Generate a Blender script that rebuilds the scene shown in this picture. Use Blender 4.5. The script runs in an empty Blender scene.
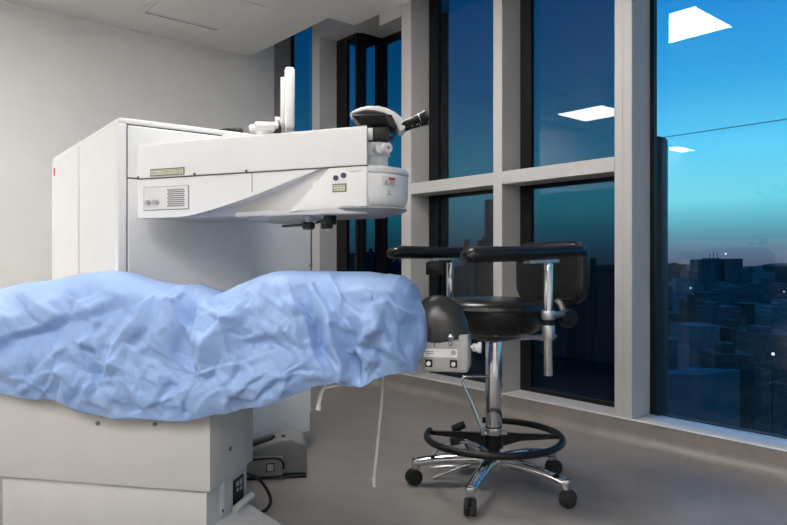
import bpy, bmesh, math, random
import numpy as np
from mathutils import Vector, Matrix, noise
random.seed(7)
S = bpy.context.scene
C = S.collection
PI = math.pi
F, CX, CY, H = 655.0, 393.5, 260.0, 0.85      # focal length in pixels, centre, eye height

# ------------------------------------------------------------------ helpers
def P(px, py, Y):
    """world point seen at a pixel at depth Y"""
    return Vector(((px-CX)/F*Y, Y, H-(py-CY)/F*Y))

def nt(name):
    m = bpy.data.materials.new(name); m.use_nodes = True
    t = m.node_tree; t.nodes.clear()
    o = t.nodes.new('ShaderNodeOutputMaterial')
    return m, t, o

def mat(name, col, rough=.5, metal=0., spec=.5, nscale=40., nvar=.04, bump=0., bscale=200., coat=0., stretch=None):
    m, t, o = nt(name)
    b = t.nodes.new('ShaderNodeBsdfPrincipled')
    t.links.new(b.outputs[0], o.inputs[0])
    b.inputs['Roughness'].default_value = rough
    b.inputs['Metallic'].default_value = metal
    b.inputs['Specular IOR Level'].default_value = spec
    b.inputs['Coat Weight'].default_value = coat
    tc = t.nodes.new('ShaderNodeTexCoord')
    mp = t.nodes.new('ShaderNodeMapping')
    if stretch: mp.inputs['Scale'].default_value = stretch
    t.links.new(tc.outputs['Object'], mp.inputs[0])
    n = t.nodes.new('ShaderNodeTexNoise'); n.inputs['Scale'].default_value = nscale
    n.inputs['Detail'].default_value = 4
    t.links.new(mp.outputs[0], n.inputs[0])
    r = t.nodes.new('ShaderNodeValToRGB')
    c = Vector(col)
    lo = [max(0, x*(1-nvar*2)) for x in c]; hi = [min(1, x*(1+nvar*2)) for x in c]
    r.color_ramp.elements[0].color = (*lo, 1); r.color_ramp.elements[0].position = .3
    r.color_ramp.elements[1].color = (*hi, 1); r.color_ramp.elements[1].position = .7
    t.links.new(n.outputs[0], r.inputs[0]); t.links.new(r.outputs[0], b.inputs['Base Color'])
    if bump:
        n2 = t.nodes.new('ShaderNodeTexNoise'); n2.inputs['Scale'].default_value = bscale
        n2.inputs['Detail'].default_value = 5
        t.links.new(mp.outputs[0], n2.inputs[0])
        bp = t.nodes.new('ShaderNodeBump'); bp.inputs['Strength'].default_value = bump
        bp.inputs['Distance'].default_value = .004
        t.links.new(n2.outputs[0], bp.inputs['Height']); t.links.new(bp.outputs[0], b.inputs['Normal'])
    return m

def emit(name, col, st):
    m, t, o = nt(name)
    e = t.nodes.new('ShaderNodeEmission'); e.inputs[0].default_value = (*col, 1); e.inputs[1].default_value = st
    t.links.new(e.outputs[0], o.inputs[0]); return m

def glass(name, tint, gl=1.0, ior=1.5):
    m, t, o = nt(name)
    tr = t.nodes.new('ShaderNodeBsdfTransparent'); tr.inputs[0].default_value = (*tint, 1)
    g = t.nodes.new('ShaderNodeBsdfGlossy'); g.inputs['Roughness'].default_value = .0
    g.inputs[0].default_value = (gl, gl, gl, 1)
    fr = t.nodes.new('ShaderNodeFresnel'); fr.inputs[0].default_value = ior
    mx = t.nodes.new('ShaderNodeMixShader')
    ge = t.nodes.new('ShaderNodeNewGeometry'); iv = t.nodes.new('ShaderNodeMath'); iv.operation = 'SUBTRACT'; iv.inputs[0].default_value = 1
    t.links.new(ge.outputs['Backfacing'], iv.inputs[1])
    ml = t.nodes.new('ShaderNodeMath'); ml.operation = 'MULTIPLY'; t.links.new(fr.outputs[0], ml.inputs[0]); t.links.new(iv.outputs[0], ml.inputs[1])
    t.links.new(ml.outputs[0], mx.inputs[0]); t.links.new(tr.outputs[0], mx.inputs[1]); t.links.new(g.outputs[0], mx.inputs[2])
    t.links.new(mx.outputs[0], o.inputs[0]); return m

def obj(name, bm, m, parent=None, smooth=True, angle=35):
    me = bpy.data.meshes.new(name)
    bmesh.ops.recalc_face_normals(bm, faces=bm.faces)
    bm.to_mesh(me); bm.free()
    me.materials.append(m)
    if smooth:
        me.shade_smooth(); me.set_sharp_from_angle(angle=math.radians(angle))
    o = bpy.data.objects.new(name, me); C.objects.link(o)
    if parent: o.parent = parent
    return o

def thing(name, label, cat, loc=(0, 0, 0), rz=0, group=None):
    o = bpy.data.objects.new(name, None); o.empty_display_size = .05; C.objects.link(o)
    o.location = loc; o.rotation_euler = (0, 0, rz)
    o['label'] = label; o['category'] = cat
    if group: o['group'] = group
    return o

def tag(o, label, cat, group=None):
    o['label'] = label; o['category'] = cat
    if group: o['group'] = group
    return o

def struct(name, bm, m, parent=None, smooth=True):
    o = obj(name, bm, m, parent, smooth)
    if not parent: o['kind'] = 'structure'
    return o

def B(): return bmesh.new()

def bevel(bm, edges, w, seg=3):
    if w > 0: bmesh.ops.bevel(bm, geom=edges, offset=w, segments=seg, profile=.5, affect='EDGES', clamp_overlap=True)

def box(bm, x0, x1, y0, y1, z0, z1, bv=0, seg=2, M=None):
    t = bmesh.new()
    bmesh.ops.create_cube(t, size=1)
    for v in t.verts:
        v.co = Vector(((x0+x1)/2+v.co.x*(x1-x0), (y0+y1)/2+v.co.y*(y1-y0), (z0+z1)/2+v.co.z*(z1-z0)))
    bevel(t, list(t.edges), bv, seg)
    return merge(bm, t, M)

def merge(bm, t, M=None):
    if M is not None: bmesh.ops.transform(t, matrix=M, verts=t.verts)
    me = bpy.data.meshes.new('tmp'); t.to_mesh(me); t.free(); bm.from_mesh(me); bpy.data.meshes.remove(me)
    return bm

def prism(bm, pts, lo, hi, axis='z', bv=0, seg=2, M=None):
    """polygon pts extruded; axis z: pts=(x,y); axis y: pts=(x,z); axis x: pts=(y,z)"""
    t = bmesh.new()
    def mk(p, h):
        return {'z': (p[0], p[1], h), 'y': (p[0], h, p[1]), 'x': (h, p[0], p[1])}[axis]
    a = [t.verts.new(mk(p, lo)) for p in pts]; b = [t.verts.new(mk(p, hi)) for p in pts]
    n = len(pts)
    t.faces.new(a); t.faces.new(b[::-1])
    for i in range(n): t.faces.new((a[i], b[i], b[(i+1) % n], a[(i+1) % n]))
    bmesh.ops.recalc_face_normals(t, faces=t.faces)
    if bv: bevel(t, [e for e in t.edges if e.calc_face_angle(0) > .5], bv, seg)
    return merge(bm, t, M)

def lathe(bm, prof, seg=40, M=None):
    """prof list of (r,z); closed with caps"""
    t = bmesh.new(); rings = []
    for r, z in prof:
        if r < 1e-6: rings.append([t.verts.new((0, 0, z))])
        else: rings.append([t.verts.new((r*math.cos(2*PI*i/seg), r*math.sin(2*PI*i/seg), z)) for i in range(seg)])
    for a, b in zip(rings, rings[1:]):
        for i in range(seg):
            j = (i+1) % seg
            if len(a) == 1 and len(b) == 1: continue
            if len(a) == 1: t.faces.new((a[0], b[i], b[j]))
            elif len(b) == 1: t.faces.new((a[i], a[j], b[0]))
            else: t.faces.new((a[i], a[j], b[j], b[i]))
    if len(rings[0]) > 1: t.faces.new(rings[0][::-1])
    if len(rings[-1]) > 1: t.faces.new(rings[-1])
    return merge(bm, t, M)

def align(p0, p1):
    d = (Vector(p1)-Vector(p0))
    return Matrix.Translation(Vector(p0)) @ d.to_track_quat('Z', 'Y').to_matrix().to_4x4()

def cyl(bm, p0, p1, r0, r1=None, seg=24, bv=0):
    r1 = r0 if r1 is None else r1
    L = (Vector(p1)-Vector(p0)).length
    pr = [(r0, 0), (r1, L)] if not bv else [(r0-bv, 0), (r0-bv*.3, bv*.3), (r0, bv), (r1, L-bv), (r1-bv*.3, L-bv*.3), (r1-bv, L)]
    return lathe(bm, pr, seg, align(p0, p1))

def tube(bm, pts, r, seg=12, closed=False, smooth=0):
    pts = [Vector(p) for p in pts]
    if smooth:
        for _ in range(smooth):
            q = [] if closed else [pts[0]]
            n = len(pts)
            for i in range(n if closed else n-1):
                a, b = pts[i], pts[(i+1) % n]
                q += [a*.75+b*.25, a*.25+b*.75]
            if not closed: q.append(pts[-1])
            pts = q
    n = len(pts); rings = []; up = None
    for i, p in enumerate(pts):
        a = pts[i-1] if (i or closed) else p; b = pts[(i+1) % n] if (i < n-1 or closed) else p
        d = (b-a).normalized()
        if up is None:
            up = Vector((0, 0, 1)) if abs(d.z) < .9 else Vector((1, 0, 0))
        u = (up-d*up.dot(d)).normalized(); up = u; w = d.cross(u)
        rr = r[i*(len(r)-1)//max(1, n-1)] if isinstance(r, (list, tuple)) else r
        rings.append([bm.verts.new(p+u*rr*math.cos(2*PI*k/seg)+w*rr*math.sin(2*PI*k/seg)) for k in range(seg)])
    for i in range(n if closed else n-1):
        a, b = rings[i], rings[(i+1) % n]
        for k in range(seg): bm.faces.new((a[k], a[(k+1) % seg], b[(k+1) % seg], b[k]))
    if not closed: bm.faces.new(rings[0][::-1]); bm.faces.new(rings[-1])
    return bm

# ------------------------------------------------------------------ materials
WALL = mat('wall_paint', (.85, .845, .83), .85, nscale=3, nvar=.015, bump=.05, bscale=300)
METAL = mat('powder_coated_mullion', (.47, .46, .45), .45, nscale=120, nvar=.02)
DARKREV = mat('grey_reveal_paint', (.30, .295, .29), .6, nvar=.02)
BLACKFR = mat('black_window_frame', (.004, .004, .0045), .45, spec=.3, nvar=.05)
WHITE = mat('white_machine_enamel', (.82, .815, .805), .45, spec=.3, nscale=8, nvar=.008, bump=.03, bscale=500)
WHITE2 = mat('white_plastic', (.78, .77, .76), .25, nscale=20, nvar=.01)
GREYW = mat('pale_grey_plate', (.55, .55, .55), .4, nvar=.02)
BEDC = mat('warm_grey_bed_enamel', (.50, .49, .475), .42, nscale=10, nvar=.012, bump=.04, bscale=500)
SEAM = mat('dark_seam', (.03, .03, .03), .6)
LEATHER = mat('black_vinyl_upholstery', (.006, .006, .006), .27, spec=.42, nscale=200, nvar=.1, bump=.12, bscale=350)
GLEATH = mat('charcoal_vinyl_upholstery', (.022, .022, .022), .28, nscale=200, nvar=.1, bump=.12, bscale=350)
BLACKP = mat('black_plastic', (.004, .004, .0045), .4, spec=.3, nvar=.1)
RUBBER = mat('black_rubber', (.009, .009, .009), .6, spec=.3, nvar=.1)
CHROME = mat('chrome', (.62, .62, .63), .12, metal=1, nscale=60, nvar=.03)
BRUSH = mat('brushed_steel', (.5, .5, .5), .28, metal=1, nscale=60, nvar=.05, stretch=(1, 1, .1))
NAVY = mat('navy_plug', (.02, .025, .09), .4)
RED = mat('red_print', (.55, .03, .05), .5)
CREAM = mat('cream_label', (.62, .60, .42), .5)
PAPER = mat('white_label', (.75, .75, .73), .5)
INK = mat('grey_print', (.12, .12, .12), .6)
CORD = mat('white_cord_plastic', (.85, .85, .85), .35)
CLEARC = mat('milky_cord', (.60, .58, .57), .35)
BOXG = mat('grey_control_box', (.36, .36, .35), .4, nvar=.02)
PEDG = mat('grey_pedal_plastic', (.20, .20, .195), .5, nvar=.03)
SKYBAND = mat('sky_lit_sill_band', (.30, .42, .60), .5, nvar=.02)  # blue of the sky-lit sill put into the colour of an added strip

FIN = mat('dark_blue_facade_fin', (.012, .03, .05), .4)

def floor_mat():
    m, t, o = nt('speckled_vinyl')
    b = t.nodes.new('ShaderNodeBsdfPrincipled'); t.links.new(b.outputs[0], o.inputs[0])
    tc = t.nodes.new('ShaderNodeTexCoord')
    n = t.nodes.new('ShaderNodeTexNoise'); n.inputs['Scale'].default_value = 260; n.inputs['Detail'].default_value = 3
    n2 = t.nodes.new('ShaderNodeTexNoise'); n2.inputs['Scale'].default_value = 9; n2.inputs['Detail'].default_value = 5
    v = t.nodes.new('ShaderNodeTexVoronoi'); v.inputs['Scale'].default_value = 170
    for k in (n, n2, v): t.links.new(tc.outputs['Object'], k.inputs[0])
    a = t.nodes.new('ShaderNodeMath'); a.operation = 'MULTIPLY_ADD'
    t.links.new(n2.outputs[0], a.inputs[0]); a.inputs[1].default_value = .5; t.links.new(n.outputs[0], a.inputs[2])
    a2 = t.nodes.new('ShaderNodeMath'); a2.operation = 'MULTIPLY_ADD'
    t.links.new(v.outputs[0], a2.inputs[0]); a2.inputs[1].default_value = .25; t.links.new(a.outputs[0], a2.inputs[2])
    r = t.nodes.new('ShaderNodeValToRGB')
    r.color_ramp.elements[0].position = .55; r.color_ramp.elements[0].color = (.150, .132, .119, 1)
    r.color_ramp.elements[1].position = 1.1; r.color_ramp.elements[1].color = (.25, .224, .205, 1)
    t.links.new(a2.outputs[0], r.inputs[0]); t.links.new(r.outputs[0], b.inputs['Base Color'])
    b.inputs['Roughness'].default_value = .42
    bp = t.nodes.new('ShaderNodeBump'); bp.inputs['Strength'].default_value = .05; bp.inputs['Distance'].default_value = .002
    t.links.new(n.outputs[0], bp.inputs['Height']); t.links.new(bp.outputs[0], b.inputs['Normal'])
    return m
FLOOR = floor_mat()

def cloth_mat():
    m, t, o = nt('blue_nonwoven_drape')
    b = t.nodes.new('ShaderNodeBsdfPrincipled'); t.links.new(b.outputs[0], o.inputs[0])
    tc = t.nodes.new('ShaderNodeTexCoord')
    n = t.nodes.new('ShaderNodeTexNoise'); n.inputs['Scale'].default_value = 7; n.inputs['Detail'].default_value = 6
    t.links.new(tc.outputs['Object'], n.inputs[0])
    r = t.nodes.new('ShaderNodeValToRGB')
    r.color_ramp.elements[0].position = .35; r.color_ramp.elements[0].color = (.235, .365, .645, 1)
    r.color_ramp.elements[1].position = .65; r.color_ramp.elements[1].color = (.275, .41, .69, 1)
    t.links.new(n.outputs[0], r.inputs[0]); t.links.new(r.outputs[0], b.inputs['Base Color'])
    b.inputs['Roughness'].default_value = .55
    b.inputs['Sheen Weight'].default_value = .05
    n3 = t.nodes.new('ShaderNodeTexNoise'); n3.inputs['Scale'].default_value = 30; n3.inputs['Detail'].default_value = 6; n3.inputs['Roughness'].default_value = .6
    t.links.new(tc.outputs['Object'], n3.inputs[0])
    bp = t.nodes.new('ShaderNodeBump'); bp.inputs['Strength'].default_value = .25; bp.inputs['Distance'].default_value = .008
    t.links.new(n3.outputs[0], bp.inputs['Height']); t.links.new(bp.outputs[0], b.inputs['Normal'])
    return m
CLOTH = cloth_mat()

def ceil_mat():
    m, t, o = nt('ceiling_plaster')
    b = t.nodes.new('ShaderNodeBsdfPrincipled'); t.links.new(b.outputs[0], o.inputs[0])
    b.inputs['Roughness'].default_value = .9
    tc = t.nodes.new('ShaderNodeTexCoord'); sp = t.nodes.new('ShaderNodeSeparateXYZ'); t.links.new(tc.outputs['Object'], sp.inputs[0])
    def line(sock):
        a = t.nodes.new('ShaderNodeMath'); a.operation = 'MULTIPLY'; a.inputs[1].default_value = 1/.6; t.links.new(sock, a.inputs[0])
        f = t.nodes.new('ShaderNodeMath'); f.operation = 'FRACT'; t.links.new(a.outputs[0], f.inputs[0])
        l = t.nodes.new('ShaderNodeMath'); l.operation = 'LESS_THAN'; l.inputs[1].default_value = .03; t.links.new(f.outputs[0], l.inputs[0])
        return l
    lx, ly = line(sp.outputs[0]), line(sp.outputs[1])
    mx = t.nodes.new('ShaderNodeMath'); mx.operation = 'MAXIMUM'
    t.links.new(lx.outputs[0], mx.inputs[0]); t.links.new(ly.outputs[0], mx.inputs[1])
    k = t.nodes.new('ShaderNodeMath'); k.operation = 'LESS_THAN'; k.inputs[1].default_value = -1.85   # tiled field only beyond the plaster border
    t.links.new(sp.outputs[1], k.inputs[0])
    mm = t.nodes.new('ShaderNodeMath'); mm.operation = 'MULTIPLY'
    t.links.new(mx.outputs[0], mm.inputs[0]); t.links.new(k.outputs[0], mm.inputs[1])
    c = t.nodes.new('ShaderNodeMixRGB'); c.inputs[1].default_value = (.84, .835, .825, 1); c.inputs[2].default_value = (.2, .2, .2, 1)
    t.links.new(mm.outputs[0], c.inputs[0]); t.links.new(c.outputs[0], b.inputs['Base Color'])
    return m
CEIL = ceil_mat()

# ------------------------------------------------------------------ room
# room frame: x = t (along the window wall, away from us), y = v (outwards through the glass)
T0 = Vector((1.534, 2.554, 0))
RZ = math.atan2(.7609, -.6488)
RM = Matrix.Translation(T0) @ Matrix(((-.6488, .7609, 0, 0), (.7609, .6488, 0, 0), (0, 0, 1, 0), (0, 0, 0, 1)))
def room(name, bm, m, parent=None, smooth=True):
    bmesh.ops.transform(bm, matrix=Matrix(((-1,0,0,0),(0,1,0,0),(0,0,1,0),(0,0,0,1))), verts=bm.verts)   # local x = -t keeps a right-handed frame
    o = struct(name, bm, m, parent, smooth)
    if not parent:
        o.location = T0; o.rotation_euler = (0, 0, math.atan2(-.7609, .6488))
    return o
TN, TB, VI = -3.0, 3.92, -7.5
bm = B(); box(bm, TN-.1, TB+.1, VI-.1, -.045, -.1, 0); room('floor', bm, FLOOR)
# coved curb under the windows
bm = B()
R = .05
prof = [(-.05, -.1), (-.05, 0)] + [(-R+R*math.sin(a), R-R*math.cos(a)) for a in [i*PI/2/10 for i in range(1, 11)]] + [(0, .103), (.04, .103), (.04, -.1)]
prism(bm, prof, TN, TB, axis='x'); room('baseboard_window', bm, FLOOR)
bm = B(); box(bm, TN, TB, -.003, .012, .103, .1095); room('trim_1', bm, WHITE2)
bm = B(); box(bm, TN, TB, .012, .20, .04, .108); box(bm, 2.20, 3.3, .20, .45, .04, .108); room('trim_2', bm, METAL)
bm = B(); box(bm, TN, .60, .072, .166, .108, .1115, .001); room('trim_3', bm, SKYBAND)
# ceiling
CZ = 2.525
bm = B()
prism(bm, [(TN, VI), (TB, VI), (TB, -.226), (2.792, -.226), (2.792, .0), (TN, .0)], CZ, CZ+.12); room('ceiling', bm, CEIL)
bm = B(); box(bm, 2.70, TB, -.3, .6, 2.95, 3.0); room('trim_4', bm, WALL)
bm = B(); box(bm, 2.70, TB, -.30, -.226, CZ+.12, 2.95); room('trim_5', bm, WALL)
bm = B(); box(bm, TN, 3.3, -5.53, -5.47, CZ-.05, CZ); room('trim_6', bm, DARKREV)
# walls
bm = B(); box(bm, TB, TB+.1, VI, 0, 0, 2.97); room('wall_back', bm, WALL)
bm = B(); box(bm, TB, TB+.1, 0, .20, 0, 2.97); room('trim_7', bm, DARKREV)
bm = B(); box(bm, TN-.1, TN, VI, .2, 0, 2.7); room('wall_right', bm, WALL)
bm = B(); box(bm, TN, TB, VI-.1, VI, 0, 2.7); room('wall_rear', bm, WALL)
# mullions
n = 8
def mull(t0, t1, z0=.108, z1=2.56, v0=0, v1=.19):
    global n
    bm = B(); box(bm, t0, t1, v0, v1, z0, z1, .0015, 1); room('trim_%d' % n, bm, METAL); n += 1
mull(.6525, .7015); mull(.7035, .7452, v0=.004)
mull(1.434, 1.498)
mull(2.191, 2.2475, z1=2.60); mull(2.2495, 2.289, v0=.004, z1=2.60)
mull(3.238, 3.292, z1=2.95); mull(3.294, 3.349, v0=.004, z1=2.95)
mull(.7452, 1.434, 1.272, 1.343, .001); mull(1.498, 2.191, 1.272, 1.343, .001)
mull(2.289, 3.238, 2.56, 2.95, .002, .45)                       # header over the bay
mull(2.289, 2.517, 2.447, 2.56, .0, .06)
bm = B(); box(bm, 3.349, TB, .17, .19, 2.88, 2.95); room('trim_%d' % n, bm, BLACKFR); n += 1
bm = B(); box(bm, TN, 2.292, .0, .25, 2.58, 2.75); room('trim_%d' % n, bm, WALL); n += 1
bm = B(); box(bm, 2.5155, 2.5185, -.002, .03, 2.47, 2.60); room('trim_%d' % n, bm, SEAM); n += 1

bm = B()
pr_ = [(.66, -.3), (.76, -.3), (.76, 1.47)]+[(.69-.03*math.sin(q), 1.44+.03*math.cos(q)) for q in [i*PI/2/6 for i in range(7)]]
prism(bm, pr_, .30, .36, axis='y', bv=.004); room('trim_%d' % n, bm, FIN); n += 1
GL_CLEAR = glass('clear_tinted_glass', (.87, .95, .98), .75, 1.55)
GL_DARK = glass('dark_solar_glass', (.25, .38, .43), .7, 1.5)
GL_BAY = glass('dark_bay_glass', (.2, .37, .43), .5, 1.45)
nw = 0
def window(rect, v, fw, gl, along='t', c=0, lf=None, bf=.022):
    """rect = (a0,a1,z0,z1); along t at depth v, or along v at t=c"""
    global nw
    nw += 1
    a0, a1, z0, z1 = rect
    fl = lf if lf is not None else fw
    bm = B(); d = .03
    def bx(p, q, r, s, d0=0, d1=d):
        if along == 't': box(bm, p, q, v+d0, v+d1, r, s)
        else: box(bm, c+d0, c+d1, p, q, r, s)
    bx(a0, a0+fw, z0, z1); bx(a1-fl, a1, z0, z1)
    bx(a0+fw, a1-fl, z0, z0+bf); bx(a0+fw, a1-fl, z1-fw, z1)
    o = room('window_%d' % nw, bm, BLACKFR, smooth=False)
    bm = B()
    if along == 't': box(bm, a0+fw*.8, a1-fl*.8, v+.012, v+.020, z0+bf*.8, z1-fw*.8)
    else: box(bm, c+.012, c+.020, a0+fw*.8, a1-fl*.8, z0+bf*.8, z1-fw*.8)
    p = room('pane', bm, gl, o, smooth=False)
    return o
window((TN, .6525, .108, 2.60), .165, .02, GL_CLEAR, bf=.008)
bm = B(); box(bm, TN, .655, .174, .187, 1.434, 1.4352); room('trim_%d' % n, bm, SEAM, smooth=False); n += 1
window((.7452, 1.434, 1.33, 2.58), .16, .03, GL_DARK, lf=.075)
window((.7452, 1.434, .108, 1.28), .16, .03, GL_DARK, lf=.075)
window((1.498, 2.191, 1.33, 2.58), .16, .03, GL_DARK, lf=.085)
window((1.498, 2.191, .108, 1.28), .16, .03, GL_DARK, lf=.085)
window((2.975, 3.238, .108, 2.56), .16, .022, GL_BAY, lf=.13)
window((.19, .385, .108, 2.56), 0, .045, GL_BAY, along='v', c=2.955)
window((2.26, 2.99, .108, 2.56), .385, .05, GL_BAY, lf=.07)
window((3.349, 3.92, .108, 2.88), .16, .012, GL_BAY)
# ceiling lamps and added fill lamps (600 x 600 panels)
LAMP = emit('lamp_diffuser', (1, .975, .945), 36)
RIM = mat('lamp_rim_white', (.6, .6, .6), .5)
def rl(t, v): return T0 + Vector((-.6488*t+.7609*v, .7609*t+.6488*v, 0))
lamp0 = None
lampspec = [(1.34, -1.42, 'square ceiling lamp nearest the big right window, bright in its glass'),
            (3.26, -3.42, 'square ceiling lamp near the back wall, seen reflected in the middle upper pane'),
            (3.78, -6.55, 'far narrow ceiling lamp seen as a thin bright strip in the right pane'),
            (-.6, -3.6, None), (1.34, -5.0, None), (1.34, -6.7, None), (-2.2, -3.6, None), (-.6, -5.4, None)]  # panels without label text are added fill lights, none of them seen
for i, (t, v, lb) in enumerate(lampspec):
    if lamp0 is None:
        L = thing('ceiling_lamp', lb, 'lamp', rl(t, v)+Vector((0, 0, CZ)), math.atan2(-.7609, .6488), 'ceiling lamp panels')
        bm = B()
        for q in ((-.31, .31, -.31, -.295), (-.31, .31, .295, .31), (-.31, -.295, -.295, .295), (.295, .31, -.295, .295)):
            box(bm, q[0], q[1], q[2], q[3], -.006, 0)
        fr = obj('frame', bm, RIM, L, False)
        bm = B(); box(bm, -.295, .295, -.295, .295, -.004, -.001); df = obj('diffuser', bm, LAMP, L, False)
        lamp0 = (L, fr, df)
    else:
        L = lamp0[0].copy(); C.objects.link(L)
        if i == 2: L.scale = (.40, 1, 1)
        L.location = rl(t, v)+Vector((0, 0, CZ))
        L['label'] = lb or 'added square fill lamp panel, unseen, over the room behind the camera'
        for q in lamp0[1:]:
            w = q.copy(); C.objects.link(w); w.parent = L
# access hatch in the ceiling above the cabinet
Hh = thing('ceiling_hatch', 'square grey access hatch with slotted rim in the ceiling above the white cabinet', 'hatch', rl(3.20, -.97)+Vector((0, 0, CZ)), math.atan2(-.7609, .6488))
bm = B()
for q in ((-.31, .31, -.30, -.27), (-.31, .31, .27, .30), (-.31, -.28, -.27, .27), (.28, .31, -.27, .27)):
    box(bm, q[0], q[1], q[2], q[3], -.007, 0, .002, 1)
obj('frame', bm, CEIL, Hh)
bm = B(); box(bm, -.272, .272, -.262, .262, -.005, 0, .001, 1); obj('door', bm, CEIL, Hh)
bm = B()
for k in range(26): box(bm, -.305, -.292, -.26+k*.02, -.248+k*.02, -.0085, -.006)
obj('slots', bm, SEAM, Hh, False)

# ------------------------------------------------------------------ laser machine
def screw(parent, p, axis, r=.004, m=None, name='screw'):
    bm = B(); cyl(bm, p, Vector(p)+Vector(axis)*.003, r, seg=12); return obj(name, bm, m or INK, parent)

cab = thing('laser_machine', 'white ophthalmic laser cabinet with long horizontal arm and microscope', 'medical machine',
            (-1.0226, 2.44, 0), math.atan2(.6097, .7926))
# local x along the front face, local y back
cw, cd, ch = .813, 1.247, 1.383
bm = B(); box(bm, .006, cw-.004, .006, cd-.01, .086, ch-.022, .003, 1); obj('body', bm, WHITE, cab)
bm = B(); prism(bm, [(0, 0), (cw, 0), (cw, cd), (0, cd)], ch-.022, ch, bv=.004); obj('top_panel', bm, WHITE, cab)
bm = B(); box(bm, -.006, .026, -.006, .03, .09, ch-.024, .003, 1); obj('corner_post', bm, WHITE, cab)
bm = B(); box(bm, .030, cw, -.008, .006, 1.160, ch-.028, .002, 1); obj('front_panel', bm, WHITE, cab)
bm = B(); box(bm, .030, cw, -.008, .006, .086, 1.155, .002, 1); obj('front_panel', bm, WHITE, cab)
bm = B(); box(bm, -.006, .006, .033, .616, .09, ch-.024, .002, 1); obj('side_panel', bm, WHITE, cab)
bm = B(); box(bm, -.006, .006, .634, cd-.012, .09, ch-.024, .002, 1); obj('side_panel', bm, WHITE, cab)
bm = B(); box(bm, -.002, .0055, .62, .632, .09, ch-.024); box(bm, .026, .030, -.003, .006, .09, ch-.026)
box(bm, .030, cw, -.004, .006, 1.155, 1.160); box(bm, .0, cw, -.002, .006, ch-.028, ch-.022); obj('seam', bm, SEAM, cab, False)
bm = B(); box(bm, cw+.001, cw+.022, .02, .30, .16, 1.10, .003, 1); obj('side_column', bm, WHITE, cab)
bm = B(); box(bm, .05, cw-.03, .06, cd-.06, .05, .086); obj('plinth', bm, SEAM, cab)
bm = B(); box(bm, -.0075, -.0055, cd-.09, cd-.06, ch-.10, ch-.06); obj('sticker', bm, RED, cab, False)
for (x, z) in ((cw+.012, .83), (cw+.012, .34)):
    bm = B(); box(bm, x-.008, x+.01, .008, .02, z-.012, z+.002); obj('latch', bm, INK, cab, False)
for x, y in ((cw-.07, .07), (.08, .08), (cw-.07, cd-.1), (.08, cd-.1)):
    cs = bpy.data.objects.new('caster', None); C.objects.link(cs); cs.parent = cab; cs.location = (x, y, 0)
    bm = B(); cyl(bm, (-.018, 0, .042), (.018, 0, .042), .042, bv=.006); obj('wheel', bm, RUBBER, cs)
    bm = B(); cyl(bm, (.018, 0, .042), (.026, 0, .042), .036, .028); obj('hub_cap', bm, WHITE2, cs)
    bm = B(); cyl(bm, (0, 0, .07), (0, 0, .088), .02); obj('fork', bm, BLACKP, cs)

# arm frame in cabinet's local space
AO = Vector((-.920, 2.35, 0)); AZ = math.atan2(-.380, .925)
cabM = Matrix.Translation(cab.location) @ Matrix.Rotation(cab.rotation_euler.z, 4, 'Z')
arm_w = Matrix.Translation(AO) @ Matrix.Rotation(AZ, 4, 'Z')
bm = B()
plan = [(0, 0), (.907, 0), (.80, .26), (0, .34)]
prism(bm, plan, 1.141, 1.262, bv=.004, seg=3)
box(bm, -.0, .30, .20, .52, 1.06, 1.24, .005)
arm = obj('arm', bm, WHITE, cab)
arm.matrix_local = cabM.inverted() @ arm_w
def part(name, bm, m, smooth=True): return obj(name, bm, m, arm, smooth)
# raised ridge on top of arm
bm = B(); prism(bm, [(.52, 1.258), (.63, 1.285), (.70, 1.276), (.76, 1.258)], .10, .25, axis='y', bv=.003); part('ridge', bm, WHITE)
bm = B(); prism(bm, [(.32, 1.258), (.345, 1.277), (.40, 1.283), (.45, 1.275), (.475, 1.258)], .03, .16, axis='y', bv=.003); part('cap', bm, WHITE)
# lower front panel with curved lower edge
def curve(x): # lower edge height
    if x < .19: return 1.0
    u = min(1, (x-.19)/.555); return 1.0+.139*(u**1.30)
pts = [(0, 1.138)]+[(0, 1.0)]+[(x, curve(x)) for x in [i*.745/30 for i in range(7, 31)]]
bm = B(); prism(bm, [(a, b) for a, b in pts]+[(.76, 1.139)], .004, .05, axis='y', bv=.0012, seg=1); part('front_cover', bm, WHITE)
# recessed belly behind the curved panel
bel = [(.0, 1.139), (.0, 1.002), (.19, 1.002), (.60, 1.006), (.80, 1.012), (.80, 1.139)]
bm = B(); t = bmesh.new()
prism(t, bel, .085, .33, axis='y', bv=.003)
for v in t.verts:
    if v.co.y < .2 and v.co.z > 1.1: v.co.y = .012
merge(bm, t); part('belly', bm, WHITE2)
# head housing: slanting lower left edge
hd = [(.775, 1.139), (.905, 1.139), (.905, 1.017), (.78, 1.012), (.665, 1.008), (.632, 1.006), (.64, 1.014), (.70, 1.068)]
bm = B(); prism(bm, hd, .002, .055, axis='y', bv=.002, seg=2); part('head_cover', bm, WHITE)
bm = B(); prism(bm, [(.70, .03), (.905, .02), (.81, .26), (.70, .28)], 1.018, 1.138, bv=.004); part('housing', bm, WHITE)
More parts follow.
